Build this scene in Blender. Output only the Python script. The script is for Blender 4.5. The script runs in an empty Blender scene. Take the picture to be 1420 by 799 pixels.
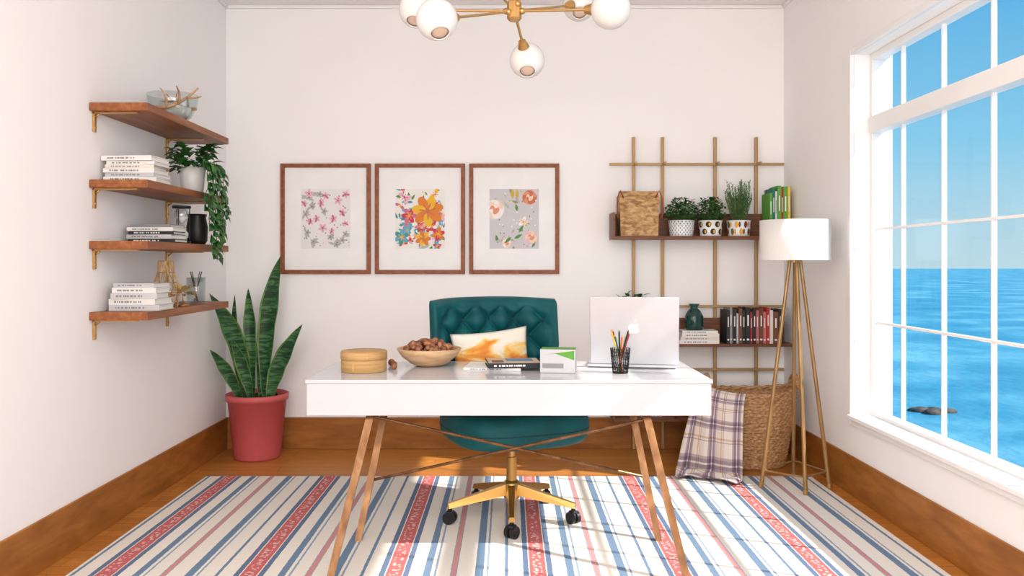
import bpy, bmesh, math, random
from mathutils import Vector, Matrix, Euler
random.seed(7)
R=random
def S(r,g,b):
    def c(x):
        x/=255.0
        return x/12.92 if x<=0.04045 else ((x+0.055)/1.055)**2.4
    return (c(r),c(g),c(b),1)
sc=bpy.context.scene
try:
    sc.view_settings.view_transform='Standard'
except Exception: pass

# ---------------------------------------------------------------- materials
def mat(name,col,rough=0.6,metal=0.0,spec=0.5,var=None,scale=8,stretch=(1,1,1),bump=0.0,coord='Object',bscale=None,alpha=None,trans=0,ior=1.45,detail=4,dist=0.0):
    m=bpy.data.materials.new(name); m.use_nodes=True
    nt=m.node_tree; b=nt.nodes['Principled BSDF']
    b.inputs['Base Color'].default_value=col
    b.inputs['Roughness'].default_value=rough
    b.inputs['Metallic'].default_value=metal
    b.inputs['Specular IOR Level'].default_value=spec
    b.inputs['IOR'].default_value=ior
    if trans: b.inputs['Transmission Weight'].default_value=trans
    tc=nt.nodes.new('ShaderNodeTexCoord'); mp=nt.nodes.new('ShaderNodeMapping')
    nt.links.new(tc.outputs[coord],mp.inputs[0]); mp.inputs['Scale'].default_value=stretch
    n=nt.nodes.new('ShaderNodeTexNoise'); n.inputs['Scale'].default_value=scale; n.inputs['Detail'].default_value=detail
    n.inputs['Distortion'].default_value=dist
    nt.links.new(mp.outputs[0],n.inputs['Vector'])
    if var is None:
        var=[(0.3,tuple(c*0.96 for c in col[:3])+(1,)),(0.7,col)]
    r=nt.nodes.new('ShaderNodeValToRGB'); cr=r.color_ramp
    while len(cr.elements)<len(var): cr.elements.new(0.5)
    for e,(p,c) in zip(cr.elements,sorted(var,key=lambda t:t[0])): e.position=p; e.color=c
    nt.links.new(n.outputs['Fac'],r.inputs[0]); nt.links.new(r.outputs[0],b.inputs['Base Color'])
    if bump:
        bp=nt.nodes.new('ShaderNodeBump'); bp.inputs['Strength'].default_value=bump; bp.inputs['Distance'].default_value=0.01
        src=n
        if bscale:
            src=nt.nodes.new('ShaderNodeTexNoise'); src.inputs['Scale'].default_value=bscale
            nt.links.new(tc.outputs[coord],src.inputs['Vector'])
        nt.links.new(src.outputs['Fac'],bp.inputs['Height']); nt.links.new(bp.outputs[0],b.inputs['Normal'])
    return m
def wood(name,c1,c2,c3,stretch=(1,12,12),scale=3,rough=0.45,bump=0.03,spec=.4,dist=.5):
    return mat(name,c2,rough,spec=spec,var=[(0.25,c1),(0.5,c2),(0.75,c3)],scale=scale,stretch=stretch,bump=bump,dist=dist)
def metal(m,v): m.node_tree.nodes['Principled BSDF'].inputs['Metallic'].default_value=v

M={}
M['wall']=mat('wall_paint',S(250,248,247),0.85,spec=0.2,scale=2,var=[(.3,S(249,247,246)),(.7,S(251,249,248))])
M['ceil']=mat('ceiling_paint',S(250,248,246),0.9,spec=0.1,scale=2)
M['trim']=mat('white_trim',S(246,245,243),0.4,scale=3)
M['desk']=mat('white_lacquer',S(208,208,213),0.1,scale=3,var=[(.3,S(207,207,212)),(.7,S(209,209,214))])
M['brass']=mat('brass',S(196,152,90),0.32,metal=0.85,var=[(.3,S(186,142,82)),(.7,S(210,170,110))],scale=5)
M['gold']=mat('brushed_gold',S(186,146,82),0.32,metal=0.85,scale=20)
M['rackmetal']=mat('satin_gold_paint',S(176,142,96),0.45,metal=0.3,scale=12)
M['shelfwood']=wood('shelf_walnut',S(120,68,36),S(144,86,48),S(170,110,66),stretch=(12,1.0,12),scale=3)
M['framewood']=wood('frame_walnut',S(116,62,32),S(140,78,46),S(158,96,60),stretch=(5,5,5),scale=6)
M['legwood']=wood('leg_bronze',S(92,62,38),S(118,82,52),S(150,110,74),stretch=(6,6,2),scale=4,rough=.25,bump=0)
metal(M['legwood'],.6)
M['rackwood']=wood('rack_walnut',S(84,48,28),S(112,68,42),S(134,86,54),stretch=(1,12,12),scale=5)
M['basebw']=wood('baseboard_oak',S(136,82,28),S(158,98,38),S(178,116,52),stretch=(1.5,1.5,7),scale=3,rough=.5)
M['bamboo']=wood('bamboo',S(170,128,78),S(190,150,96),S(206,170,116),stretch=(1,1,16),scale=5,rough=.5)
M['bowlwood']=wood('bowl_maple',S(184,142,100),S(206,168,128),S(220,188,152),stretch=(2,2,10),scale=5)
M['nut']=mat('seed_ball',S(140,85,55),.6,var=[(.35,S(105,62,40)),(.65,S(180,122,88))],scale=40,bump=.4)
M['teal']=mat('teal_velvet',S(0,80,84),0.6,spec=.35,var=[(.3,S(0,70,76)),(.7,S(4,90,94))],scale=6,bump=.04,bscale=300)
M['tealdk']=mat('teal_button',S(0,54,60),0.7,scale=6)
M['black']=mat('black_plastic',S(28,28,30),.45)
M['blackm']=mat('black_metal',S(30,30,32),.4,metal=.5)
M['white']=mat('white_ceramic',S(236,236,234),.3)
M['paper']=mat('paper_pages',S(235,232,224),.8,stretch=(1,1,60),scale=8)
M['matboard']=mat('mat_board',S(246,245,244),.8)
M['glassw']=mat('opal_glass',S(230,228,224),.2,scale=2)
M['coral']=mat('coral_pot',S(206,94,96),.5,scale=10)
M['soil']=mat('soil',S(60,42,30),.95,scale=60,bump=.6,var=[(.3,S(40,26,18)),(.7,S(84,60,42))])
M['snake']=mat('snake_leaf',S(40,90,48),.4,var=[(.40,S(14,54,28)),(.5,S(30,80,40)),(.6,S(72,120,72))],scale=6,stretch=(1.2,1.2,7),dist=1.5)
M['snakeedge']=mat('snake_leaf_edge',S(110,150,70),.45,var=[(.3,S(56,104,42)),(.7,S(118,152,72))],scale=12)
M['leaf']=mat('leaf_green',S(50,120,50),.5,var=[(.35,S(26,78,30)),(.65,S(66,132,54))],scale=14)
M['leafd']=mat('leaf_dark',S(36,80,36),.55,var=[(.35,S(28,70,30)),(.65,S(76,128,62))],scale=18)
M['leafg']=mat('leaf_sage',S(90,125,78),.6,var=[(.35,S(64,100,54)),(.65,S(124,158,98))],scale=18)
M['stem']=mat('plant_stem',S(84,120,54),.6)
M['silver']=mat('aluminium',S(192,193,197),.4,metal=.35,scale=2)
M['key']=mat('keyboard_dark',S(50,50,54),.5)
M['logo']=mat('logo_white',S(255,255,255),.2,var=[(.3,(1,1,1,1)),(.7,(1,1,1,1))])
M['shade']=mat('lampshade_linen',S(238,235,229),.9,scale=120)
M['lampwood']=wood('lamp_leg_brass',S(140,104,62),S(160,124,78),S(178,142,96),stretch=(8,8,1),scale=5,rough=.35,bump=0)
metal(M['lampwood'],.45)
M['glassg']=mat('green_glass',S(40,92,84),.08,trans=.55,spec=.6)
M['sand']=mat('white_sand',S(240,236,230),.9,scale=80)
M['antler']=mat('antler_bone',S(160,118,80),.6,var=[(.3,S(130,90,56)),(.7,S(200,164,126))],scale=12)
def thin_glass(name,tint=(1,1,1,1),fac=.06):
    m=bpy.data.materials.new(name); m.use_nodes=True; nt=m.node_tree; nt.nodes.clear()
    o=nt.nodes.new('ShaderNodeOutputMaterial'); mx=nt.nodes.new('ShaderNodeMixShader')
    t=nt.nodes.new('ShaderNodeBsdfTransparent'); g=nt.nodes.new('ShaderNodeBsdfGlossy')
    t.inputs[0].default_value=tint; g.inputs['Roughness'].default_value=.03
    mx.inputs[0].default_value=fac
    nt.links.new(t.outputs[0],mx.inputs[1]); nt.links.new(g.outputs[0],mx.inputs[2]); nt.links.new(mx.outputs[0],o.inputs[0])
    return m
M['pane']=thin_glass('window_glass',fac=.04)
M['clear']=thin_glass('clear_glass',(.90,.94,.94,1),.14)

def pillow_mat():
    m=mat('watercolor_fabric',S(230,150,50),.9,var=[(.26,S(200,100,52)),(.38,S(230,150,62)),(.45,S(236,194,108)),(.51,S(232,222,204)),(.9,S(236,232,226))],scale=5,stretch=(1,1,2.6),dist=.8)
    nt=m.node_tree; L=nt.links
    n=[x for x in nt.nodes if x.type=='TEX_NOISE'][0]; r=[x for x in nt.nodes if x.type=='VALTORGB'][0]; tc=[x for x in nt.nodes if x.type=='TEX_COORD'][0]
    sp=nt.nodes.new('ShaderNodeSeparateXYZ'); L.new(tc.outputs['Object'],sp.inputs[0])
    a=nt.nodes.new('ShaderNodeMath'); a.operation='MULTIPLY_ADD'; L.new(sp.outputs['Z'],a.inputs[0]); a.inputs[1].default_value=1.5; L.new(n.outputs['Fac'],a.inputs[2])
    c=nt.nodes.new('ShaderNodeMath'); c.operation='SUBTRACT'; L.new(a.outputs[0],c.inputs[0]); c.inputs[1].default_value=.11
    L.new(c.outputs[0],r.inputs[0]); return m
M['pillow']=pillow_mat()

def floor_mat():
    m=bpy.data.materials.new('oak_floor'); m.use_nodes=True; nt=m.node_tree; b=nt.nodes['Principled BSDF']
    tc=nt.nodes.new('ShaderNodeTexCoord'); mp=nt.nodes.new('ShaderNodeMapping'); nt.links.new(tc.outputs['Object'],mp.inputs[0])
    br=nt.nodes.new('ShaderNodeTexBrick'); nt.links.new(mp.outputs[0],br.inputs['Vector'])
    br.inputs['Scale'].default_value=1; br.inputs['Brick Width'].default_value=.9; br.inputs['Row Height'].default_value=.09
    br.inputs['Mortar Size'].default_value=.0015; br.inputs['Color1'].default_value=S(202,136,64); br.inputs['Color2'].default_value=S(184,116,50)
    br.inputs['Mortar'].default_value=S(130,80,34)
    n=nt.nodes.new('ShaderNodeTexNoise'); n.inputs['Scale'].default_value=4; n.inputs['Detail'].default_value=6;n.inputs['Distortion'].default_value=1
    m2=nt.nodes.new('ShaderNodeMapping'); m2.inputs['Scale'].default_value=(1.5,18,1); nt.links.new(tc.outputs['Object'],m2.inputs[0]); nt.links.new(m2.outputs[0],n.inputs['Vector'])
    r=nt.nodes.new('ShaderNodeValToRGB'); r.color_ramp.elements[0].position=.3; r.color_ramp.elements[0].color=(.78,.74,.68,1); r.color_ramp.elements[1].position=.7; r.color_ramp.elements[1].color=(1.1,1.08,1.05,1)
    nt.links.new(n.outputs['Fac'],r.inputs[0])
    mx=nt.nodes.new('ShaderNodeMixRGB'); mx.blend_type='MULTIPLY'; mx.inputs[0].default_value=1
    nt.links.new(br.outputs['Color'],mx.inputs[1]); nt.links.new(r.outputs[0],mx.inputs[2]); nt.links.new(mx.outputs[0],b.inputs['Base Color'])
    b.inputs['Roughness'].default_value=.35
    return m
M['floor']=floor_mat()

def rug_mat():
    m=bpy.data.materials.new('striped_rug'); m.use_nodes=True; nt=m.node_tree; b=nt.nodes['Principled BSDF']; L=nt.links
    tc=nt.nodes.new('ShaderNodeTexCoord'); sp=nt.nodes.new('ShaderNodeSeparateXYZ'); L.new(tc.outputs['Object'],sp.inputs[0])
    def mth(op,a,bv=None):
        n=nt.nodes.new('ShaderNodeMath'); n.operation=op
        if hasattr(a,'links'): L.new(a,n.inputs[0])
        else: n.inputs[0].default_value=a
        if bv is not None:
            if hasattr(bv,'links'): L.new(bv,n.inputs[1])
            else: n.inputs[1].default_value=bv
        return n.outputs[0]
    nz=nt.nodes.new('ShaderNodeTexNoise'); nz.inputs['Scale'].default_value=60; L.new(tc.outputs['Object'],nz.inputs['Vector'])
    wob=mth('MULTIPLY',mth('SUBTRACT',nz.outputs['Fac'],.5),.006)
    x=mth('ADD',sp.outputs['X'],wob)
    f=mth('FRACT',mth('ADD',mth('DIVIDE',mth('SUBTRACT',x,.115),.56),10.5))
    r=nt.nodes.new('ShaderNodeValToRGB'); cr=r.color_ramp; cr.interpolation='CONSTANT'
    cream=S(236,229,218); blue=S(114,138,164); lb=S(146,164,184); red=S(200,108,108); nv=S(104,122,150); pkk=S(212,146,142)
    st=[(0,cream),(.035,blue),(.066,cream),(.078,lb),(.086,cream),(.150,blue),(.162,cream),(.222,nv),(.244,cream),(.249,red),(.311,cream),(.316,nv),(.338,cream),(.392,blue),(.422,cream),(.434,lb),(.443,cream),(.498,lb),(.503,pkk),(.520,lb),(.525,cream)]
    while len(cr.elements)<len(st): cr.elements.new(.5)
    for e,(p,c) in zip(cr.elements,st): e.position=p/.56; e.color=c
    L.new(f,r.inputs[0])
    vo=nt.nodes.new('ShaderNodeTexVoronoi'); vo.inputs['Scale'].default_value=55; L.new(tc.outputs['Object'],vo.inputs['Vector'])
    g=mth('LESS_THAN',vo.outputs['Distance'],.42)
    inr=mth('MULTIPLY',mth('GREATER_THAN',f,.262/.56),mth('LESS_THAN',f,.298/.56))
    mx=nt.nodes.new('ShaderNodeMixRGB'); mx.inputs[2].default_value=S(224,184,178)
    L.new(mth('MULTIPLY',g,inr),mx.inputs[0]); L.new(r.outputs[0],mx.inputs[1])
    n2=nt.nodes.new('ShaderNodeTexNoise'); n2.inputs['Scale'].default_value=90
    mp=nt.nodes.new('ShaderNodeMapping'); mp.inputs['Scale'].default_value=(.3,2,1); L.new(tc.outputs['Object'],mp.inputs[0]); L.new(mp.outputs[0],n2.inputs['Vector'])
    m3=nt.nodes.new('ShaderNodeMixRGB'); m3.blend_type='MULTIPLY'; m3.inputs[0].default_value=.13
    L.new(mx.outputs[0],m3.inputs[1]); L.new(n2.outputs['Fac'],m3.inputs[2]); L.new(m3.outputs[0],b.inputs['Base Color'])
    bp=nt.nodes.new('ShaderNodeBump'); bp.inputs['Strength'].default_value=.25; bp.inputs['Distance'].default_value=.004
    L.new(n2.outputs['Fac'],bp.inputs['Height']); L.new(bp.outputs[0],b.inputs['Normal'])
    b.inputs['Roughness'].default_value=.95; b.inputs['Specular IOR Level'].default_value=.1
    return m
M['rug']=rug_mat()

def plaid_mat():
    m=bpy.data.materials.new('plaid_wool'); m.use_nodes=True; nt=m.node_tree; b=nt.nodes['Principled BSDF']; L=nt.links
    tc=nt.nodes.new('ShaderNodeTexCoord'); sp=nt.nodes.new('ShaderNodeSeparateXYZ'); L.new(tc.outputs['UV'],sp.inputs[0])
    outs=[]
    for ax,k in (('X',2.6),('Y',4.4)):
        a=nt.nodes.new('ShaderNodeMath'); a.operation='MULTIPLY'; L.new(sp.outputs[ax],a.inputs[0]); a.inputs[1].default_value=k
        fr=nt.nodes.new('ShaderNodeMath'); fr.operation='FRACT'; L.new(a.outputs[0],fr.inputs[0])
        r=nt.nodes.new('ShaderNodeValToRGB'); cr=r.color_ramp; cr.interpolation='CONSTANT'
        w=S(240,234,228); p=S(196,176,182); n=S(158,142,158); o=S(218,192,162)
        st=[(0,w),(.2,p),(.26,n),(.34,w),(.38,n),(.46,p),(.52,w),(.74,o),(.79,w),(.83,p),(.86,w)]
        while len(cr.elements)<len(st): cr.elements.new(.5)
        for e,(q,c) in zip(cr.elements,st): e.position=q; e.color=c
        L.new(fr.outputs[0],r.inputs[0]); outs.append(r.outputs[0])
    mx=nt.nodes.new('ShaderNodeMixRGB'); mx.blend_type='MULTIPLY'; mx.inputs[0].default_value=.9
    L.new(outs[0],mx.inputs[1]); L.new(outs[1],mx.inputs[2]); L.new(mx.outputs[0],b.inputs['Base Color']); b.inputs['Roughness'].default_value=.95
    return m
M['plaid']=plaid_mat()
M['wicker']=mat('wicker',S(176,128,84),.7,var=[(.3,S(138,94,56)),(.5,S(182,136,92)),(.7,S(210,172,126))],scale=45,stretch=(1,1,3),bump=.3)
M['bag']=mat('cork_weave',S(176,132,80),.6,var=[(.35,S(142,100,58)),(.5,S(182,140,88)),(.65,S(208,170,120))],scale=26,bump=.3,dist=.6,detail=8,stretch=(1,1,2.2))
def colm(name,rgb,rough=.6): 
    if name not in M: M[name]=mat(name,S(*rgb),rough)
    return M[name]

# ---------------------------------------------------------------- mesh builder
class MB:
    def __init__(s): s.v=[];s.f=[];s.m=[];s.sm=[];s.mats=[]
    def mi(s,m):
        if isinstance(m,str): m=M[m]
        if m not in s.mats: s.mats.append(m)
        return s.mats.index(m)
    def add(s,vs,fs,m,smooth=False,T=None):
        o=len(s.v); k=s.mi(m)
        for p in vs:
            p=Vector(p); s.v.append(T@p if T else p)
        for f in fs: s.f.append([i+o for i in f]); s.m.append(k); s.sm.append(smooth)
    def box(s,c,sz,m,rot=None,bev=0,T=None):
        bm=bmesh.new(); bmesh.ops.create_cube(bm,size=1)
        for v in bm.verts: v.co=Vector((v.co.x*sz[0],v.co.y*sz[1],v.co.z*sz[2]))
        if bev: bmesh.ops.bevel(bm,geom=bm.edges[:],offset=min(bev,min(sz)*.49),segments=3 if bev>.01 else 2,profile=.5,affect='EDGES')
        X=Matrix.Translation(c)
        if rot: X=X@Euler(rot).to_matrix().to_4x4()
        if T: X=T@X
        bm.verts.index_update()
        s.add([v.co for v in bm.verts],[[v.index for v in f.verts] for f in bm.faces],m,bev>.012,X); bm.free()
    def bb(s,x0,x1,y0,y1,z0,z1,m,bev=0): s.box(((x0+x1)/2,(y0+y1)/2,(z0+z1)/2),(abs(x1-x0),abs(y1-y0),abs(z1-z0)),m,bev=bev)
    def cyl(s,p0,p1,r0,m,r1=None,n=16,caps=True,smooth=True):
        r1=r0 if r1 is None else r1
        p0=Vector(p0);p1=Vector(p1);d=(p1-p0).normalized(); a=d.orthogonal().normalized(); b=d.cross(a)
        vs=[];fs=[]
        for p,r in((p0,r0),(p1,r1)):
            for i in range(n):
                t=2*math.pi*i/n; vs.append(p+a*math.cos(t)*r+b*math.sin(t)*r)
        for i in range(n): j=(i+1)%n; fs.append([i,j,n+j,n+i])
        s.add(vs,fs,m,smooth)
        if caps: s.add(vs,[list(range(n))[::-1],list(range(n,2*n))],m,False)
    def lathe(s,pr,c,m,n=32,sx=1,sy=1,T=None,smooth=True):
        vs=[];fs=[]
        for r,z in pr:
            for i in range(n):
                t=2*math.pi*i/n; vs.append((c[0]+r*sx*math.cos(t),c[1]+r*sy*math.sin(t),c[2]+z))
        for k in range(len(pr)-1):
            for i in range(n): j=(i+1)%n; fs.append([k*n+i,k*n+j,(k+1)*n+j,(k+1)*n+i])
        s.add(vs,fs,m,smooth,T)
    def tube(s,pts,r,m,n=8):
        pts=[Vector(p) for p in pts]; k=len(pts); vs=[];fs=[]
        rs=r if isinstance(r,(list,tuple)) else [r]*k
        up=Vector((.13,.21,.97))
        for i,p in enumerate(pts):
            d=(pts[min(i+1,k-1)]-pts[max(i-1,0)]).normalized()
            a=d.cross(up); a=a.normalized() if a.length>.05 else d.orthogonal().normalized()
            b=d.cross(a)
            for j in range(n):
                t=2*math.pi*j/n; vs.append(p+(a*math.cos(t)+b*math.sin(t))*rs[i])
        for i in range(k-1):
            for j in range(n): q=(j+1)%n; fs.append([i*n+j,i*n+q,(i+1)*n+q,(i+1)*n+j])
        fs.append(list(range(n))[::-1]); fs.append([(k-1)*n+j for j in range(n)])
        s.add(vs,fs,m,True)
    def ball(s,c,r,m,sc=(1,1,1),n=20,T=None):
        pr=[(r*math.sin(math.pi*i/(n//2)),-r*math.cos(math.pi*i/(n//2))*sc[2]) for i in range(n//2+1)]
        pr[0]=(1e-4,pr[0][1]); pr[-1]=(1e-4,pr[-1][1])
        s.lathe(pr,c,m,n,sc[0],sc[1],T)
    def leaf(s,p,d,up,L,W,m,fold=.12):
        p=Vector(p);d=Vector(d).normalized();up=Vector(up); sd=d.cross(up)
        sd=sd.normalized() if sd.length>.01 else d.orthogonal().normalized(); u=sd.cross(d)
        q=[p,p+d*L*.22+sd*W*.45+u*W*fold,p+d*L*.6+sd*W*.4+u*W*fold,p+d*L-u*L*.12,p+d*L*.6-sd*W*.4+u*W*fold,p+d*L*.22-sd*W*.45+u*W*fold,p+d*L*.25,p+d*L*.62]
        s.add(q,[[0,1,6],[1,2,7,6],[2,3,7],[0,6,5],[6,7,4,5],[7,3,4]],m,True)
    def build(s,name,parent=None,weld=False):
        me=bpy.data.meshes.new(name); me.from_pydata([tuple(v) for v in s.v],[],s.f)
        for m in s.mats: me.materials.append(m)
        for p,k,q in zip(me.polygons,s.m,s.sm): p.material_index=k; p.use_smooth=q
        bm=bmesh.new(); bm.from_mesh(me)
        if weld: bmesh.ops.remove_doubles(bm,verts=bm.verts,dist=1e-5)
        bmesh.ops.recalc_face_normals(bm,faces=bm.faces); bm.to_mesh(me); bm.free()
        me.update()
        o=bpy.data.objects.new(name,me); sc.collection.objects.link(o)
        if parent: o.parent=parent
        return o
def grp(name,loc=(0,0,0),rz=0):
    e=bpy.data.objects.new(name,None); e.location=loc; e.rotation_euler=(0,0,math.radians(rz)); e.empty_display_size=.1
    sc.collection.objects.link(e); return e
def bez(a,b,c,n=10):
    a,b,c=Vector(a),Vector(b),Vector(c)
    return [a*(1-t)**2+b*2*t*(1-t)+c*t*t for t in [i/n for i in range(n+1)]]

XL,XR,YB,H,YF=-1.85,1.806,5.437,2.903,-1.0
WY0,WY1,WZ0,WZ1=2.09,4.33,.405,2.305
# ---------------------------------------------------------------- room shell
def single(name,fn):
    b=MB(); fn(b); return b.build(name)
single('floor',lambda b:b.bb(XL-.15,XR+.2,YF-.15,YB+.15,-.12,0,'floor'))
single('ceiling',lambda b:b.bb(XL-.15,XR+.2,YF-.15,YB+.15,H,H+.12,'ceil'))
single('wall_left',lambda b:b.bb(XL-.15,XL,YF-.15,YB+.15,0,H,'wall'))
single('wall_back',lambda b:b.bb(XL,XR,YB,YB+.15,0,H,'wall'))
single('wall_front',lambda b:b.bb(XL,XR,YF-.15,YF,0,H,'wall'))
def wr(b):
    x0,x1=XR,XR+.2
    b.bb(x0,x1,YF-.15,WY0,0,H,'wall'); b.bb(x0,x1,WY1,YB+.15,0,H,'wall')
    b.bb(x0,x1,WY0,WY1,0,WZ0,'wall'); b.bb(x0,x1,WY0,WY1,WZ1,H,'wall')
single('wall_right',wr)
BH=.205
single('baseboard_left',lambda b:b.bb(XL,XL+.012,YF,YB,0,BH,'basebw',.002))
single('baseboard_back',lambda b:b.bb(XL+.012,XR-.012,YB-.012,YB,0,BH,'basebw',.002))
single('baseboard_right',lambda b:b.bb(XR-.012,XR,YF,YB,0,BH,'basebw',.002))
def crown(b):
    b.bb(XL,XR,YB-.02,YB,H-.02,H,'trim',.004)
    b.bb(XL,XL+.02,YF,YB-.02,H-.02,H,'trim',.004); b.bb(XR-.02,XR,YF,YB-.02,H-.02,H,'trim',.004)
single('trim_1',crown)
# window
g=grp('window_1',(0,0,0))
b=MB()
t=.045; xo=XR-.022
b.bb(xo,XR,WY1,WY1+t*.6,WZ0-.03,WZ1+.03,'trim',.003); b.bb(xo,XR,WY0-t,WY0,WZ0-.03,WZ1+.03,'trim',.003)
b.bb(xo,XR,WY0,WY1,WZ1,WZ1+.03,'trim',.003)
b.build('casing',g)
b=MB(); b.bb(XR-.04,XR+.1,WY0,WY1,WZ0-.0,WZ0+.022,'trim',.004); b.bb(XR-.02,XR,WY0-.02,WY1+.02,WZ0-.03,WZ0,'trim',.003); b.build('sill',g)
b=MB(); gx=1.915
b.bb(gx-.03,gx+.03,WY1-.03,WY1,WZ0,WZ1,'trim',.003); b.bb(gx-.03,gx+.03,WY0,WY0+.03,WZ0,WZ1,'trim',.003)
b.bb(gx-.03,gx+.03,WY0+.03,WY1-.03,WZ1-.035,WZ1,'trim',.003); b.bb(gx-.03,gx+.03,WY0+.03,WY1-.03,WZ0+.02,WZ0+.04,'trim',.003)
b.bb(gx-.045,gx+.03,WY0+.03,WY1-.03,1.89,1.975,'trim',.004)
b.build('frame',g)
b=MB()
for i in range(5):
    y=4.02-.375*i; b.bb(gx-.010,gx+.010,y-.005,y+.005,WZ0+.04,1.89,'trim'); b.bb(gx-.010,gx+.010,y-.005,y+.005,1.975,WZ1-.035,'trim')
for z in(.908,1.393): b.bb(gx-.0105,gx+.0105,WY0+.03,WY1-.03,z-.006,z+.006,'trim')
b.build('muntins',g)
b=MB(); b.add([(gx,WY0+.03,WZ0+.04),(gx,WY1-.03,WZ0+.04),(gx,WY1-.03,WZ1-.035),(gx,WY0+.03,WZ1-.035)],[[0,1,2,3]],'pane'); b.build('pane',g)

# ---------------------------------------------------------------- rug
single('striped_area_rug',lambda b:b.bb(-1.71,1.71,2.2,4.69,0.0005,.012,'rug',.004))

# ---------------------------------------------------------------- desk
g=grp('writing_desk',(0,0,0))
b=MB(); b.bb(-.813,.818,3.314,3.94,.736,.75,'desk',.002); b.bb(-.808,.813,3.319,3.935,.606,.735,'desk',.003)
b.build('desk_top',g)
b=MB()
for x0,x1 in((-.80,-.275),(-.265,.27),(.28,.805)): b.bb(x0,x1,3.936,3.947,.622,.728,'desk',.003)
b.build('drawer_fronts',g)
def taper(b,p0,p1,w0,d0,w1,d1,m):
    p0=Vector(p0);p1=Vector(p1);vs=[]
    for p,w,d in((p0,w0,d0),(p1,w1,d1)):
        vs+=[p+Vector((-w/2,-d/2,0)),p+Vector((w/2,-d/2,0)),p+Vector((w/2,d/2,0)),p+Vector((-w/2,d/2,0))]
    b.add(vs,[[3,2,1,0],[4,5,6,7],[0,1,5,4],[1,2,6,5],[2,3,7,6],[3,0,4,7]],m)
for i,(sx) in enumerate((-1,1)):
    b=MB(); taper(b,(sx*.675,3.12,0.012),(sx*.558,3.37,.606),.028,.02,.032,.022,'legwood'); b.build('leg_front_%d'%(i+1),g)
    b=MB(); taper(b,(sx*.652,3.60,0.012),(sx*.548,3.76,.606),.028,.02,.032,.022,'legwood'); b.build('leg_rear_%d'%(i+1),g)
b=MB()
b.cyl((-.555,3.375,.594),(.605,3.67,.27),.0065,'legwood'); b.cyl((.555,3.375,.580),(-.605,3.67,.256),.0065,'legwood')
b.cyl((-.56,3.37,.598),(-.548,3.76,.598),.008,'legwood'); b.cyl((.56,3.37,.598),(.548,3.76,.598),.008,'legwood')
b.bb(-.56,.56,3.36,3.38,.598,.606,'legwood')
b.build('cross_braces',g)

# ---------------------------------------------------------------- office chair
CX,CY=.015,3.93; A=22
g=grp('tufted_office_chair',(CX,CY,0),A)
b=MB()
for k in range(5):
    a=math.radians(-90+72*k-A); d=Vector((math.cos(a),math.sin(a),0)); s_=Vector((-d.y,d.x,0))
    p0=d*.03+Vector((0,0,.15)); p1=d*.31+Vector((0,0,.095)); vs=[]
    for p,w,h in((p0,.055,.05),(p1,.032,.022)):
        vs+=[p-s_*w/2-Vector((0,0,h/2)),p+s_*w/2-Vector((0,0,h/2)),p+s_*w/2*.6+Vector((0,0,h/2)),p-s_*w/2*.6+Vector((0,0,h/2))]
    b.add(vs,[[3,2,1,0],[4,5,6,7],[0,1,5,4],[1,2,6,5],[2,3,7,6],[3,0,4,7]],'gold')
    b.cyl(d*.30+Vector((0,0,.085)),d*.30+Vector((0,0,.062)),.01,'blackm')
b.lathe([(.001,.105),(.035,.105),(.042,.12),(.04,.175),(.03,.19),(.001,.19)],(0,0,0),'gold',24)
b.cyl((0,0,.185),(0,0,.30),.025,'gold',n=24); b.cyl((0,0,.30),(0,0,.37),.018,'brass',n=24)
b.build('star_base',g)
b=MB()
for k in range(5):
    a=math.radians(-90+72*k-A); c=Vector((math.cos(a)*.30,math.sin(a)*.30,.04)); q=a+.9
    w=Vector((math.cos(q),math.sin(q),0))
    for sgn in(-1,1): b.cyl(c+w*sgn*.006,c+w*sgn*.024,.028,'black',n=20)
    b.box(c+Vector((0,0,.022)),(.035,.035,.02),'black',rot=(0,0,q),bev=.006)
b.build('casters',g)
b=MB(); b.box((0,.02,.375),(.22,.2,.022),'blackm',bev=.004); b.cyl((.1,0,.375),(.25,-.02,.365),.006,'blackm'); b.build('tilt_plate',g)
def slab(b,c,sx,sy,z0,z1,m,r=.05,n=48,e=3.2,dome=.02):
    prof=[]
    K=6
    for i in range(K+1): t=math.pi/2*i/K; prof.append((1-r/sx*(1-math.sin(t)),z0+r*(1-math.cos(t))))
    for i in range(K+1): t=math.pi/2*i/K; prof.append((1-r/sx*(1-math.cos(t)),z1-r*(1-math.sin(t))))
    prof=[(.001,z0),(.6,z0)]+prof+[(.7,z1+dome*.5),(.35,z1+dome*.9),(.001,z1+dome)]
    vs=[];fs=[]
    for q,z in prof:
        for i in range(n):
            t=2*math.pi*i/n; cx,sn=math.cos(t),math.sin(t)
            vs.append((c[0]+q*sx*math.copysign(abs(cx)**(2/e),cx),c[1]+q*sy*math.copysign(abs(sn)**(2/e),sn),z))
    for k in range(len(prof)-1):
        for i in range(n): j=(i+1)%n; fs.append([k*n+i,k*n+j,(k+1)*n+j,(k+1)*n+i])
    b.add(vs,fs,m,True)
b=MB(); slab(b,(.01,.0,0),.33,.30,.385,.535,'teal',r=.055,dome=.02)
b.build('seat',g)
b=MB(); b.tube([(.01+.328*math.copysign(abs(math.cos(t))**(2/3.2),math.cos(t)),.298*math.copysign(abs(math.sin(t))**(2/3.2),math.sin(t)),.455) for t in [2*math.pi*i/64 for i in range(65)]],.004,'tealdk',n=6); b.build('seat_piping',g)
b=MB(); nu,nv=150,120; Wb=.335; z0,z1=.43,1.045
DX,DZZ=.068,.082
ZO=.93   # a row of buttons sits at this height
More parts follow.
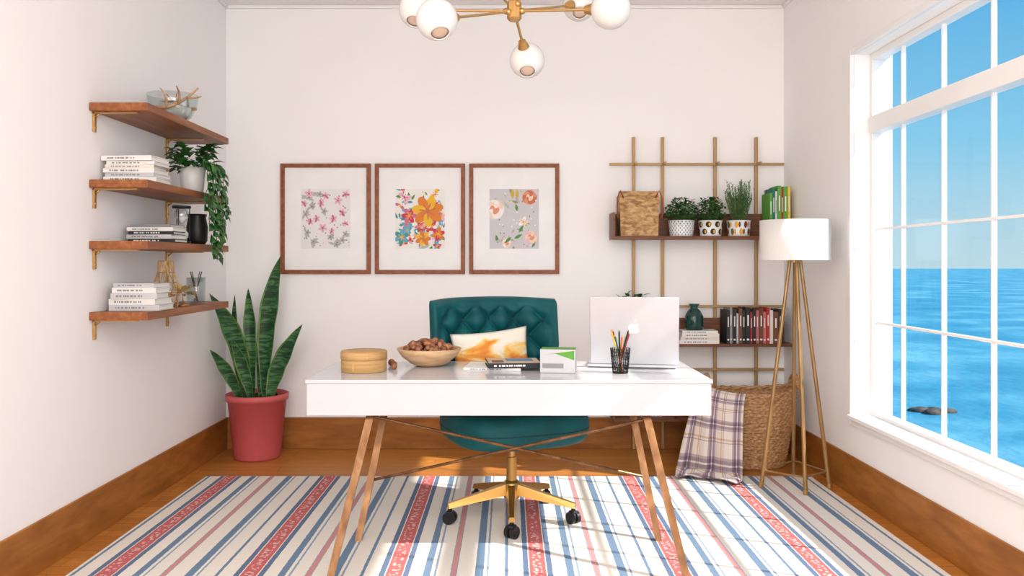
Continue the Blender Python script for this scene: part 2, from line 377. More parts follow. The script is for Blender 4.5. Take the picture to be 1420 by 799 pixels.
def backpt(u,v,side):
    z=z0+(z1-z0)*v
    w=Wb*(.86+.14*min(1,v*1.6))
    top=-.012*(abs(u)**2)*v
    x=u*w; y=.31+.06*(v**1.2)-.14*max(0,(abs(u)-.45)/.55)**1.6
    edge=min(1,(1-abs(u))/.09); edge2=min(1,min(v,1-v)/.06)
    rd=(1-(1-edge)**2.2)*(1-(1-edge2)**2.2); rd=max(rd,0)**.5
    th=.085
    if side==0:
        zz=z-ZO
        p=(x/DX+zz/DZZ)/2; q=(x/DX-zz/DZZ)/2
        tf=(abs(math.sin(math.pi*p))*abs(math.sin(math.pi*q)))**.5
        inner=min(1,max(0,(1-abs(u)-.12)/.08))*min(1,max(0,(1-v-.07)/.06))
        return (x,y-(th*.4*rd+.058*(tf*inner+.6*(1-inner))*rd),z+top)
    return (x,y+th*.5*rd,z+top)
vs=[];fs=[]
for sd in(0,1):
    for j in range(nv+1):
        for i in range(nu+1): vs.append(backpt(-1+2*i/nu,j/nv,sd))
N=(nu+1)*(nv+1)
for sd in(0,1):
    for j in range(nv):
        for i in range(nu):
            a=sd*N+j*(nu+1)+i; q=[a,a+1,a+nu+2,a+nu+1]; fs.append(q if sd==0 else q[::-1])
b.add(vs,fs,'teal',True); b.build('tufted_back',g,weld=True)
b=MB()
for P in range(-14,14):
    for Q in range(-14,14):
        x=(P+Q)*DX; z=(P-Q)*DZZ+ZO
        if z0+.1<z<z1-.07:
            v=(z-z0)/(z1-z0); ww=Wb*(.86+.14*min(1,v*1.6)); u=x/ww
            if abs(u)<.84:
                bp_=backpt(u,v,0); b.ball((bp_[0],bp_[1]-.003,bp_[2]),.012,'tealdk',(1,.6,1),n=12)
b.build('tuft_buttons',g)
b=MB(); b.box((0,.29,.43),(.3,.05,.06),'teal',bev=.02); b.build('back_bracket',g)
def pillow(name,w,h,th,m,loc,rot):
    b=MB(); n=26; vs=[];fs=[]
    for sd in(-1,1):
        for j in range(n+1):
            for i in range(n+1):
                u=-1+2*i/n; v=-1+2*j/n
                k=max(0,(1-u*u))**.45*max(0,(1-v*v))**.45
                x=u*w/2*(1-.07*(1-v*v)); z=v*h/2*(1-.07*(1-u*u))
                vs.append((x,sd*th/2*k,z))
    N=(n+1)**2
    for s in(0,1):
        for j in range(n):
            for i in range(n):
                a=s*N+j*(n+1)+i; q=[a,a+1,a+n+2,a+n+1]; fs.append(q if s==0 else q[::-1])
    b.add(vs,fs,m,True); o=b.build(name,weld=True); o.location=loc; o.rotation_euler=rot; return o
a=math.radians(A)
pl=Vector((-.035,.165)); pw=(CX+pl.x*math.cos(a)-pl.y*math.sin(a),CY+pl.x*math.sin(a)+pl.y*math.cos(a))
pillow('throw_pillow',.39,.33,.075,'pillow',(pw[0],pw[1],.724),(math.radians(-6),math.radians(-5),math.radians(15)))

# ---------------------------------------------------------------- desk objects
DZ=.751
g=grp('round_bamboo_box',(-.625,3.59,DZ)); b=MB()
b.lathe([(.001,0),(.096,0),(.098,.003),(.098,.05)],(0,0,0),'bamboo',48); b.lathe([(.098,.05),(.094,.052),(.100,.054),(.100,.084),(.096,.088),(.001,.088)],(0,0,0),'bamboo',48)
b.build('box_body',g)
b=MB(); b.box((.03,-.0955,.07),(.012,.006,.02),'bamboo',bev=.001); b.box((-.03,-.0935,.025),(.012,.006,.035),'bamboo',bev=.001); b.build('laces',g)
g=grp('wooden_bowl_with_seed_balls',(-.36,3.77,DZ)); b=MB()
b.lathe([(.001,0),(.055,0),(.085,.012),(.125,.045),(.148,.078),(.145,.081),(.138,.078),(.115,.045),(.08,.02),(.001,.012)],(0,0,0),'bowlwood',48); b.build('bowl',g)
b=MB()
for k in range(80):
    rr=.118*math.sqrt(R.random()); t=R.random()*6.283; z=.06+.048*(1-(rr/.12)**2)+R.uniform(-.004,.01)
    b.ball((rr*math.cos(t),rr*math.sin(t),z),R.uniform(.012,.016),'nut',n=10)
b.build('seed_balls',g)
g=grp('loose_seed_balls',(0,0,0)); b=MB()
for x,y,r in((-.53,3.76,.016),(-.51,3.70,.014),(-.50,3.64,.013)): b.ball((x,y,DZ+r),r,'nut',n=12)
b.build('balls',g)
colm('bk_white',(230,228,224)); colm('bk_cream',(222,214,200)); colm('bk_black',(34,34,38)); colm('bk_red',(170,44,44)); colm('bk_green',(90,160,56)); colm('bk_teal',(36,110,100)); colm('bk_grey',(140,140,144)); colm('bk_pink',(200,112,112)); colm('bk_yellow',(226,190,70)); colm('bk_brown',(110,66,44)); colm('bk_navy',(40,52,80)); colm('bk_orange',(216,110,50)); colm('bk_lgrey',(198,198,200))
def book(b,c,w,d,h,cov,rot=0,spine='front'):
    T=Matrix.Translation(c)@Matrix.Rotation(math.radians(rot),4,'Z')
    t=.003
    b.box((0,0,t/2),(w,d,t),cov,T=T); b.box((0,0,h-t/2),(w,d,t),cov,T=T)
    b.box((0,-d/2+t/2,h/2),(w,t,h-2*t),cov,T=T)
    b.box((0,.002,h/2),(w-.012,d-.01,h-2*t),'paper',T=T)
    x=-w*.36; mm='bk_grey' if cov!='bk_black' else 'bk_white'
    while x<w*.2:
        ww=R.uniform(.004,.012); b.box((x,-d/2-.0004,h/2),(ww,.001,h*.34),mm,T=T); x+=ww+R.choice((.003,.003,.008))
def vbook(b,x,y,z,w,d,h,cov,lean=0):
    T=Matrix.Translation((x,y,z))@Matrix.Rotation(lean,4,'Y')
    t=.003
    b.box((-w/2+t/2,0,h/2),(t,d,h),cov,T=T); b.box((w/2-t/2,0,h/2),(t,d,h),cov,T=T)
    b.box((0,-d/2+t/2,h/2),(w-2*t,t,h),cov,T=T); b.box((0,.002,h/2),(w-2*t,d-.01,h-.012),'paper',T=T)
    b.box((0,-d/2-.0004,h*.65),(w*.3,.001,h*.3),'bk_white' if cov!='bk_white' else 'bk_grey',T=T)
    b.box((0,-d/2-.0004,h*.12),(w*.5,.001,h*.05),'bk_white' if cov!='bk_white' else 'bk_grey',T=T)
g=grp('magazine_stack',(-.01,3.70,DZ)); b=MB()
book(b,(-.05,.0,0),.25,.22,.012,'bk_white',-6); book(b,(.03,-.03,.0125),.235,.19,.022,'bk_black',5)
T=Matrix.Translation((.03,-.03,.0348))@Matrix.Rotation(math.radians(5),4,'Z')
b.box((0,0,0),(.225,.18,.0006),colm('cover_sand',(206,186,160)),T=T); b.box((.03,.02,.0004),(.12,.1,.0006),colm('cover_blue',(96,130,160)),T=T); b.box((-.07,-.03,.0004),(.05,.08,.0006),'bk_brown',T=T)
b.build('magazines',g)
g=grp('business_card_box',(.215,3.56,DZ),-8); b=MB()
b.box((0,0,.05),(.15,.09,.10),'bk_lgrey',bev=.002)
b.add([(-.07,-.0457,.075),(.07,-.0457,.095),(.07,-.0457,.055),(-.01,-.0457,.082)],[[0,3,1],[3,2,1]],'bk_green')
b.add([(-.074,-.044,.1005),(.074,-.044,.1005),(.074,.044,.1005),(-.074,.044,.1005)],[[0,1,2,3]],'bk_green')
b.box((-.02,-.0457,.03),(.09,.0006,.02),'bk_grey')
b.build('box_body',g)
g=grp('pencil_cup',(.475,3.52,DZ)); b=MB()
for i in range(24):
    t=2*math.pi*i/24
    b.cyl((.032*math.cos(t),.032*math.sin(t),.004),(.042*math.cos(t),.042*math.sin(t),.105),.0013,'blackm',n=5)
    b.cyl((.032*math.cos(t),.032*math.sin(t),.004),(.042*math.cos(t+.5),.042*math.sin(t+.5),.105),.001,'blackm',n=5)
for k in range(9):
    z=.004+k*.0126; r=.032+.01*k/8
    b.lathe([(r-.001,z-.001),(r+.001,z-.001),(r+.001,z+.001),(r-.001,z+.001),(r-.001,z-.001)],(0,0,0),'blackm',24)
b.lathe([(.001,0),(.033,0),(.033,.004),(.001,.004)],(0,0,0),'blackm',24); b.build('mesh_cup',g)
b=MB()
cols=['bk_red','bk_green','bk_black','bk_red','bk_yellow','bk_teal','bk_orange','bk_black']
for k,c in enumerate(cols):
    t=k*.8; ln=R.uniform(.15,.175)
    p0=Vector((.012*math.cos(t+3),.012*math.sin(t+3),.006)); p1=Vector((.038*math.cos(t),.03*math.sin(t),ln))
    b.cyl(p0,p1,.0038,c,n=6,smooth=False); dd=(p1-p0).normalized(); b.cyl(p1,p1+dd*.012,.0037,'bowlwood' if c!='bk_black' else 'blackm',.0006,n=6)
b.build('pencils',g)
# laptop
g=grp('laptop_computer',(.558,3.68,DZ),-10); b=MB()
b.box((-.012,.125,.009),(.395,.25,.014),'silver',bev=.004); b.build('laptop_base',g)
b=MB(); b.box((0,.10,.0165),(.33,.11,.002),'key'); b.box((0,.2,.0165),(.11,.07,.001),'bk_lgrey'); b.build('keyboard',g)
b=MB(); T=Matrix.Translation((0,-.001,.018))@Matrix.Rotation(math.radians(5),4,'X')
b.box((0,0,.15),(.39,.008,.30),'silver',bev=.003,T=T); b.box((0,.0045,.152),(.365,.001,.27),'key',T=T); b.build('lid',g)
b=MB(); pts=[]
for i in range(40):
    t=2*math.pi*i/40
    r=.024*(1+.06*math.cos(2*t)) 
    x=r*math.cos(t)*1.0; z=r*math.sin(t)
    if z>0: z-=.006*math.exp(-(x/.006)**2)
    if z<0: z+=.003*math.exp(-(x/.005)**2)
    dx=x-.03; dd=math.hypot(dx,z-.003)
    if dd<.013: x=.03-.013*math.sqrt(max(0,1-((z-.003)/.013)**2))
    pts.append((x,-.0048,z+.16))
b.add(pts+[(-.004,-.0048,.16)],[[i,(i+1)%40,40] for i in range(40)],'logo',T=T)
b.add([(0,-.0048,.187),(.001,-.0048,.194),(.006,-.0048,.2),(.011,-.0048,.201),(.009,-.0048,.194),(.005,-.0048,.189)],[[0,1,2,3,4,5]],'logo',T=T)
b.build('lid_logo',g)

# ---------------------------------------------------------------- framed art
def art(name,cx,kind):
    g=grp(name,(cx,YB-.001,1.5055)); w,h=.588,.721; fw=.026
    b=MB()
    b.box((-w/2+fw/2,-.014,0),(fw,.028,h),'framewood',bev=.002); b.box((w/2-fw/2,-.014,0),(fw,.028,h),'framewood',bev=.002)
    b.box((0,-.014,h/2-fw/2),(w-2*fw,.028,fw),'framewood',bev=.002); b.box((0,-.014,-h/2+fw/2),(w-2*fw,.028,fw),'framewood',bev=.002); b.build('frame',g)
    b=MB(); b.box((0,-.008,0),(w-2*fw,.008,h-2*fw),'matboard'); b.build('mat_board',g)
    aw,ah=.322,.39; y0=-.0125
    bg={1:(236,234,232),2:(240,238,234),3:(206,203,206)}[kind]
    bgm=colm('art_bg_%d'%kind,bg)
    b=MB(); b.add([(-aw/2,y0,-ah/2),(aw/2,y0,-ah/2),(aw/2,y0,ah/2),(-aw/2,y0,ah/2)],[[0,1,2,3]],bgm)
    lay=[0]
    def poly(pts,m):
        lay[0]+=1; y=y0-.00001*lay[0]-.0001
        q=[(max(-aw/2,min(aw/2,x)),y,max(-ah/2,min(ah/2,z))) for x,z in pts]
        b.add(q,[list(range(len(q)))],m)
    def ell(x,z,rx,rz,ang,m,n=14):
        ca,sa=math.cos(ang),math.sin(ang)
        poly([(x+rx*math.cos(t)*ca-rz*math.sin(t)*sa,z+rx*math.cos(t)*sa+rz*math.sin(t)*ca) for t in [2*math.pi*i/n for i in range(n)]],m)
    def flower(x,z,r,np,m1,m2,mc,rot=0):
        for k in range(np):
            t=rot+2*math.pi*k/np; ell(x+r*.55*math.cos(t),z+r*.55*math.sin(t),r*.5,r*.3,t,m1 if k%2 else m2)
        for k in range(np):
            t=rot+2*math.pi*k/np; ell(x+r*.35*math.cos(t),z+r*.35*math.sin(t),r*.22,r*.05,t,mc)
        ell(x,z,r*.17,r*.17,0,mc)
    def rose(x,z,r,c1,c2,c3):
        for k in range(7):
            t=k*.9; ell(x+r*.45*math.cos(t),z+r*.45*math.sin(t),r*.55,r*.42,t+1.5,c1 if k%2 else c2)
        for k in range(5):
            t=k*1.3+.4; ell(x+r*.2*math.cos(t),z+r*.2*math.sin(t),r*.35,r*.22,t+1.5,c2 if k%2 else c3)
        ell(x,z,r*.15,r*.12,0,c3)
    def lf(x,z,L,ang,m):
        ca,sa=math.cos(ang),math.sin(ang)
        poly([(x+a_*L*ca-c_*L*sa,z+a_*L*sa+c_*L*ca) for a_,c_ in((0,0),(.3,.17),(.6,.16),(1,0),(.6,-.16),(.3,-.17))],m)
    C=lambda n,*c:colm('art_'+n,c)
    pk=C('pink',210,110,140);lp=C('lpink',234,186,196);sg=C('sage',178,186,176);gr=C('grey',184,182,184);pu=C('plum',140,80,106);ol=C('olive',150,150,90)
    ye=C('yellow',238,184,40);og=C('orange',222,128,36);bl=C('blue',90,170,200);rd=C('red',204,50,76);gn=C('green',84,140,70);te=C('teal',60,150,150);wh=C('white',246,240,236)
    pe=C('peach',226,150,110);pd=C('peachd',200,110,78);pc=C('cream',240,212,190);yd=C('ochre',206,176,70)
    rr=random.Random(kind*11)
    if kind==1:
        for x,z,L in((-.12,.14,.05),(-.10,.08,.045),(-.14,.03,.04),(.1,-.14,.05),(.06,-.17,.05),(-.05,.16,.045),(-.02,.05,.04),(-.13,-.09,.045),(.12,-.1,.04),(-.09,-.15,.05),(.02,-.12,.04)):
            for q in range(3): lf(x,z,L,rr.uniform(0,6.28),gr if rr.random()<.5 else sg)
            flower(x+.01,z,.022,5,gr,sg,pu)
        for x,z,r in((-.11,.165,.03),(.08,.12,.028),(.13,.16,.026),(.05,.0,.026),(.0,.15,.024),(.11,.04,.026),(-.06,.0,.024),(-.02,-.06,.03),(-.1,-.02,.022),(.13,-.03,.02),(.04,-.08,.02),(-.14,.1,.022),(-.03,.1,.024)):
            flower(x,z,r,5,pk if r<.028 else lp,lp,pu,rr.random()*3)
        for k in range(50): ell(rr.uniform(-.15,.15),rr.uniform(-.18,.18),.004,.004,0,rr.choice([pk,lp,ol,pu]))
    elif kind==2:
        for k in range(80): lf(rr.uniform(-.15,.15),rr.uniform(-.185,.185),rr.uniform(.03,.06),rr.uniform(0,6.28),rr.choice([gn,te,sg,bl]))
        for k in range(40): flower(rr.uniform(-.15,.15),rr.uniform(-.185,.185),rr.uniform(.02,.034),5,rr.choice([rd,bl,pk,wh]),rr.choice([lp,bl,rd,wh]),ye,rr.random()*3)
        flower(-.07,.02,.05,6,rd,pk,ye); flower(-.12,-.12,.05,6,bl,te,ye,.4); flower(.02,-.13,.05,7,ye,og,pd); flower(-.1,.14,.045,5,wh,lp,rd)
        flower(.12,-.1,.045,6,og,rd,ye,.3); flower(.05,.05,.10,7,ye,og,pd,.3); flower(.1,.16,.04,5,ye,wh,og)
    else:
        for k in range(16): lf(rr.uniform(-.14,.14),rr.uniform(-.18,.18),rr.uniform(.03,.06),rr.uniform(0,6.28),rr.choice([sg,gn,ol,gr]))
        rose(.1,.14,.055,pe,pd,pc); rose(-.13,.06,.075,pc,wh,pe); rose(-.05,-.16,.035,wh,pc,pe); flower(.06,-.02,.035,5,wh,pc,yd); rose(.11,-.12,.05,lp,pc,pe)
        for k in range(40): ell(rr.uniform(-.1,.15),rr.uniform(-.18,.18),.006,.004,rr.random()*3,rr.choice([yd,wh,ol]))
        for x in(-.01,.02): lf(x,.13,.07,1.6,yd)
        lf(0,-.13,.06,.5,gn); lf(-.02,-.12,.06,3.9,gn); lf(.03,-.09,.06,1,gn)
    b.build('print',g)
art('framed_floral_print',-1.194,1); art('framed_floral_print.001',-.578,2); art('framed_floral_print.002',.038,3)

# ---------------------------------------------------------------- wall shelves
SY0,SY1,SD=3.655,4.713,.26
SZ=[1.926,1.586,1.315,1.0]
for i,z in enumerate(SZ):
    g=grp('wall_shelf' if i==0 else 'wall_shelf.%03d'%i,(XL,SY0,z))
    b=MB(); b.bb(.001,SD,0,SY1-SY0,-.036,0,'shelfwood',.003); b.build('board',g)
    b=MB()
    for y in(.04,.83,):
        b.bb(.001,.010,y-.011,y+.011,-.125,-.037,'brass',.001); b.bb(.001,.2,y-.011,y+.011,-.043,-.037,'brass')
        b.tube([(.010,y,-.06),(.03,y,-.043)],.004,'brass')
        b.ball((.011,y,-.105),.005,'gold',n=8)
    if i<3: b.bb(.001,.009,.835-.008,.835+.008,SZ[i+1]-z,-.125,'brass')
    b.build('brackets',g)
g=grp('glass_bowl_with_antlers',(-1.70,4.20,SZ[0]+.001)); b=MB()
b.lathe([(.001,0),(.05,0),(.09,.03),(.118,.09),(.125,.14),(.122,.14),(.114,.09),(.086,.034),(.048,.006),(.001,.006)],(0,0,0),'clear',40)
b.lathe([(.001,.007),(.04,.009),(.075,.03),(.1,.07),(.09,.075),(.06,.07),(.001,.075)],(0,0,0),'sand',32); b.build('bowl',g)
b=MB()
def antler(p,s,fl):
    P=lambda x,y,z:(p[0]+s*x*fl,p[1]+s*y,p[2]+s*z)
    b.tube(bez(P(0,0,0),P(.1,0,-.01),P(.2,.02,.1),10),[.011*s*(1-.06*i) for i in range(11)],'antler')
    b.tube(bez(P(.05,0,.0),P(.06,-.02,.06),P(.03,-.03,.09),8),[.008*s*(1-.08*i) for i in range(9)],'antler')
    b.tube(bez(P(.11,0,.02),P(.13,-.02,.06),P(.11,-.03,.10),8),[.008*s*(1-.08*i) for i in range(9)],'antler')
    b.tube(bez(P(.15,.01,.05),P(.19,-.01,.04),P(.23,-.02,.05),8),[.007*s*(1-.08*i) for i in range(9)],'antler')
antler((-.04,-.10,.060),1.0,1); antler((.12,.0,.07),.8,-1)
b.build('antlers',g)
def stack(name,x,y,z,specs):
    g=grp(name,(x,y,z)); b=MB(); zz=.0
    for w,d,h,c,r in specs: book(b,(R.uniform(-.006,.006),R.uniform(-.006,.006),zz),w,d,h,c,r); zz+=h+.0005
    b.build('books',g); return zz
stack('stack_of_books',-1.715,3.84,SZ[1]+.001,[(.235,.19,.02,'bk_white',2),(.225,.18,.018,'bk_lgrey',-3),(.23,.18,.02,'bk_white',1),(.215,.17,.016,'bk_cream',4),(.22,.17,.018,'bk_white',-2),(.235,.18,.022,'bk_white',-4)])
stack('stack_of_books.001',-1.70,4.03,SZ[2]+.001,[(.22,.18,.016,'bk_black',2),(.215,.18,.02,'bk_lgrey',-3),(.21,.17,.016,'bk_black',3),(.22,.17,.018,'bk_white',0),(.2,.16,.014,'bk_grey',-3)])
stack('stack_of_books.002',-1.70,3.85,SZ[3]+.001,[(.225,.19,.026,'bk_lgrey',2),(.215,.18,.026,'bk_white',-3),(.205,.17,.026,'bk_lgrey',4),(.20,.17,.024,'bk_white',0),(.19,.16,.02,'bk_lgrey',-4)])
g=grp('potted_pothos',(-1.665,4.37,SZ[1]+.001)); b=MB()
b.lathe([(.001,0),(.05,0),(.056,.01),(.068,.13),(.066,.133),(.062,.125),(.06,.115),(.001,.115)],(0,0,0),'white',32); b.build('pot',g)
b=MB(); b.lathe([(.001,.118),(.06,.116)],(0,0,0),'soil',20)
def randdir(zb=0): 
    t=R.random()*6.283; z=R.uniform(-.6,1)+zb; return Vector((math.cos(t),math.sin(t),z)).normalized()
for k in range(100):
    t=R.random()*6.283; rr=.10*math.sqrt(R.random()); p=Vector((rr*math.cos(t),rr*math.sin(t),.14+R.uniform(-.02,.11)))
    b.leaf(p,Vector((math.cos(t),math.sin(t),R.uniform(-.5,.6))),(0,0,1),R.uniform(.05,.08),R.uniform(.045,.065),'leaf')
for k,(dx,dy,ln) in enumerate(((.125,-.05,.32),(.13,.0,.30),(.125,.06,.34),(.135,-.10,.14),(.13,.10,.22),(.128,-.02,.18),(.13,-.13,.08))):
    pts=bez((dx*.3,dy*.3,.12),(dx,dy,.22),(dx,dy,.04),8)
    z=.04
    while z>-ln: z-=.03; pts.append(Vector((dx+.012*math.sin(z*30+k),dy+.02*math.sin(z*20+k*2),z)))
    b.tube(pts,.0022,'stem',n=5)
    for i,p in enumerate(pts[3:]):
        for _ in range(2):
            t=R.uniform(-1.3,1.3); b.leaf(p,Vector((abs(math.cos(t))*.5,math.sin(t),-.6)),(1,0,.5),R.uniform(.04,.065),R.uniform(.04,.055),'leaf')
b.build('foliage',g)
g=grp('hourglass',(-1.655,4.20,SZ[2]+.001)); b=MB()
b.lathe([(.001,0),(.045,0),(.045,.012),(.001,.012)],(0,0,0),'black',28); b.lathe([(.001,.178),(.045,.178),(.045,.19),(.001,.19)],(0,0,0),'black',28)
for k in range(3):
    t=k*2.094+.5; b.cyl((.038*math.cos(t),.038*math.sin(t),.01),(.038*math.cos(t),.038*math.sin(t),.18),.0025,'black',n=8)
b.build('stand',g); b=MB()
b.lathe([(.015,.013),(.036,.03),(.036,.055),(.015,.085),(.004,.095),(.015,.105),(.036,.135),(.036,.16),(.015,.177)],(0,0,0),'clear',28); b.build('glass',g)
b=MB(); b.lathe([(.001,.0135),(.03,.028),(.033,.05),(.014,.078),(.001,.084)],(0,0,0),'sand',24); b.lathe([(.001,.1),(.013,.107),(.03,.135),(.001,.139)],(0,0,0),'sand',24); b.build('sand',g)
g=grp('black_vase',(-1.655,4.41,SZ[2]+.001)); b=MB(); b.lathe([(.001,0),(.04,0),(.052,.02),(.055,.09),(.045,.14),(.05,.16),(.045,.16),(.04,.14),(.001,.13)],(0,0,0),'black',32); b.build('vase',g)
g=grp('gold_wire_lantern',(-1.665,4.03,SZ[3]+.001)); b=MB()
lev=[(.055,.002),(.062,.06),(.054,.12),(.038,.17),(.036,.225)]
n=10
for k in range(n):
    t=2*math.pi*k/n; t2=2*math.pi*(k+.5)/n
    for q in range(4):
        a0=t if q%2==0 else t2
        for a1 in((a0+math.pi/n),(a0-math.pi/n)):
            b.cyl((lev[q][0]*math.cos(a0),lev[q][0]*math.sin(a0),lev[q][1]),(lev[q+1][0]*math.cos(a1),lev[q+1][0]*math.sin(a1),lev[q+1][1]),.0018,'brass',n=5)
for r,z in lev: b.tube([(r*math.cos(i*math.pi/12),r*math.sin(i*math.pi/12),z) for i in range(25)],.0022,'brass',n=6)
b.build('wire_cage',g)
g=grp('gold_leaf_ornament',(-1.645,4.19,SZ[3]+.001)); b=MB(); b.lathe([(.001,0),(.03,0),(.03,.006),(.005,.012),(.001,.012)],(0,0,0),'brass',20)
b.tube([(0,0,.01),(0,0,.06)],.003,'brass')
for k in range(26):
    d=randdir(.3); b.leaf(Vector((0,0,.06))+d*.02,d,(0,0,1),.06,.03,colm('champagne_leaf',(206,182,122),.35))
b.build('ornament',g)
g=grp('glass_tumbler',(-1.65,4.38,SZ[3]+.001)); b=MB()
b.lathe([(.001,0),(.046,0),(.05,.14),(.047,.14),(.043,.01),(.001,.01)],(0,0,0),'clear',32); b.build('glass',g)
b=MB()
for k in range(5):
    t=k*1.3; b.cyl((.01*math.cos(t+3),.01*math.sin(t+3),.013),(.03*math.cos(t),.03*math.sin(t),.17),.003,['bk_black','bk_grey','bk_teal','bk_brown','bk_white'][k],n=8)
b.build('pens',g)

# ---------------------------------------------------------------- snake plant
g=grp('potted_snake_plant',(-1.575,5.20,0)); b=MB()
b.lathe([(.001,.001),(.138,.001),(.142,.012),(.178,.36),(.19,.362),(.192,.40),(.182,.402),(.176,.36),(.001,.35)],(0,0,0),'coral',48)
b.build('pot',g)
b=MB(); b.lathe([(.001,.37),(.174,.362)],(0,0,0),'soil',32)
for k in range(60):
    t=R.random()*6.28; rr=.16*math.sqrt(R.random()); b.ball((rr*math.cos(t),rr*math.sin(t),.372),R.uniform(.008,.016),'soil',n=6)
b.build('soil',g)
def blade(b,base,ctrl,tip,w,face,tw=.4):
    n=22; pts=bez(base,ctrl,tip,n); vs=[];fe=[];fi=[]
    face=Vector(face).normalized()
    for i,p in enumerate(pts):
        t=i/n; d=(pts[min(i+1,n)]-pts[max(i-1,0)]).normalized()
        s_=d.cross(face).normalized(); s_=Matrix.Rotation(tw*(t-.5),3,d)@s_; u=s_.cross(d)
        ww=w/2*(.34+.66*math.sin(min(1,t/.55)*math.pi/2))*(1 if t<.55 else max(0,1-((t-.55)/.45)**1.9))
        wv=1+.05*math.sin(t*22)
        for q,dp in((-1,.0),(-.84,-.10),(-.4,-.30),(0,-.40),(.4,-.30),(.84,-.10),(1,0)): vs.append(p+s_*q*ww*wv+u*dp*ww)
    for i in range(n):
        for k in range(6):
            q=[i*7+k,i*7+k+1,(i+1)*7+k+1,(i+1)*7+k]; (fe if k in(0,5) else fi).append(q)
    b.add(vs,fe,'snakeedge',True); b.add(vs,fi,'snake',True)
b=MB(); Z0=.36
L=[((.05,.0,Z0),(.02,.0,.85),(.155,-.03,1.26),.125),((-.03,-.0,Z0),(-.05,-.0,.8),(-.05,-.02,1.06),.08),((-.07,.0,Z0),(-.07,-.02,.74),(-.255,-.13,1.03),.11),
((.09,-.04,Z0),(.11,-.06,.58),(.305,-.08,.84),.11),((-.09,-.06,Z0),(-.12,-.1,.53),(-.24,-.16,.69),.075),((.0,.07,Z0),(-.01,.08,.8),(.07,.09,1.08),.075),
((-.10,.04,Z0),(-.17,.03,.70),(-.15,.03,1.02),.06),((-.01,-.09,Z0),(-.03,-.12,.55),(-.11,-.16,.76),.075)]
TW=[.5,-.4,.6,-.5,.3,.3,-.4,.5]
for i,(a0,c0,t0,w) in enumerate(L): blade(b,a0,c0,t0,w,((i%3-1)*.25,-1,.15),TW[i])
b.build('leaves',g)

# ---------------------------------------------------------------- wall rack
g=grp('wall_rack_shelving',(0,0,0)); RY=YB-.03
b=MB()
for x in(.817,1.005,1.347,1.615):
    b.box((x,RY,1.02),(.02,.02,2.034),'rackmetal',bev=.002)
for z in(1.858,.935,.525): b.box(((.657+1.79)/2,RY-.02,z),(1.79-.657,.018,.016),'rackmetal',bev=.002)
for x in(.817,1.005,1.347,1.615): b.box((x,RY-.06,1.858),(.014,.09,.014),'rackmetal'); b.box((x,YB-.01,1.7),(.014,.02,.014),'rackmetal')
b.build('metal_frame',g)
for k,z in enumerate((1.375,.70,.23)):
    b=MB(); b.bb(.657,1.79,5.19,RY-.011,z-.009,z+.009,'rackwood',.002)
    b.bb(.657,1.79,RY-.023,RY-.011,z+.009,z+.16,'rackwood'); b.bb(.657,.669,5.19,RY-.023,z+.009,z+.16 if k==0 else z+.05,'rackwood')
    b.build('shelf_%d'%(k+1),g)
RZ=1.386
g=grp('woven_cork_bag',(.825,5.275,RZ)); b=MB()
taper(b,(0,0,0),(0,0,.235),.235,.12,.250,.10,'bag')
taper(b,(0,0,.235),(0,0,.285),.250,.10,.245,.045,'bag')
b.bb(-.128,.128,-.056,-.051,.205,.245,'bag',.001); b.build('bag',g)
b=MB()
for sx in(-1,1):
    b.tube([(sx*.10,-.056,.24),(sx*.122,-.064,.285),(sx*.140,-.066,.24),(sx*.142,-.064,.17),(sx*.138,-.062,.11)],.005,colm('cord_red',(150,70,50)))
b.build('handles',g)
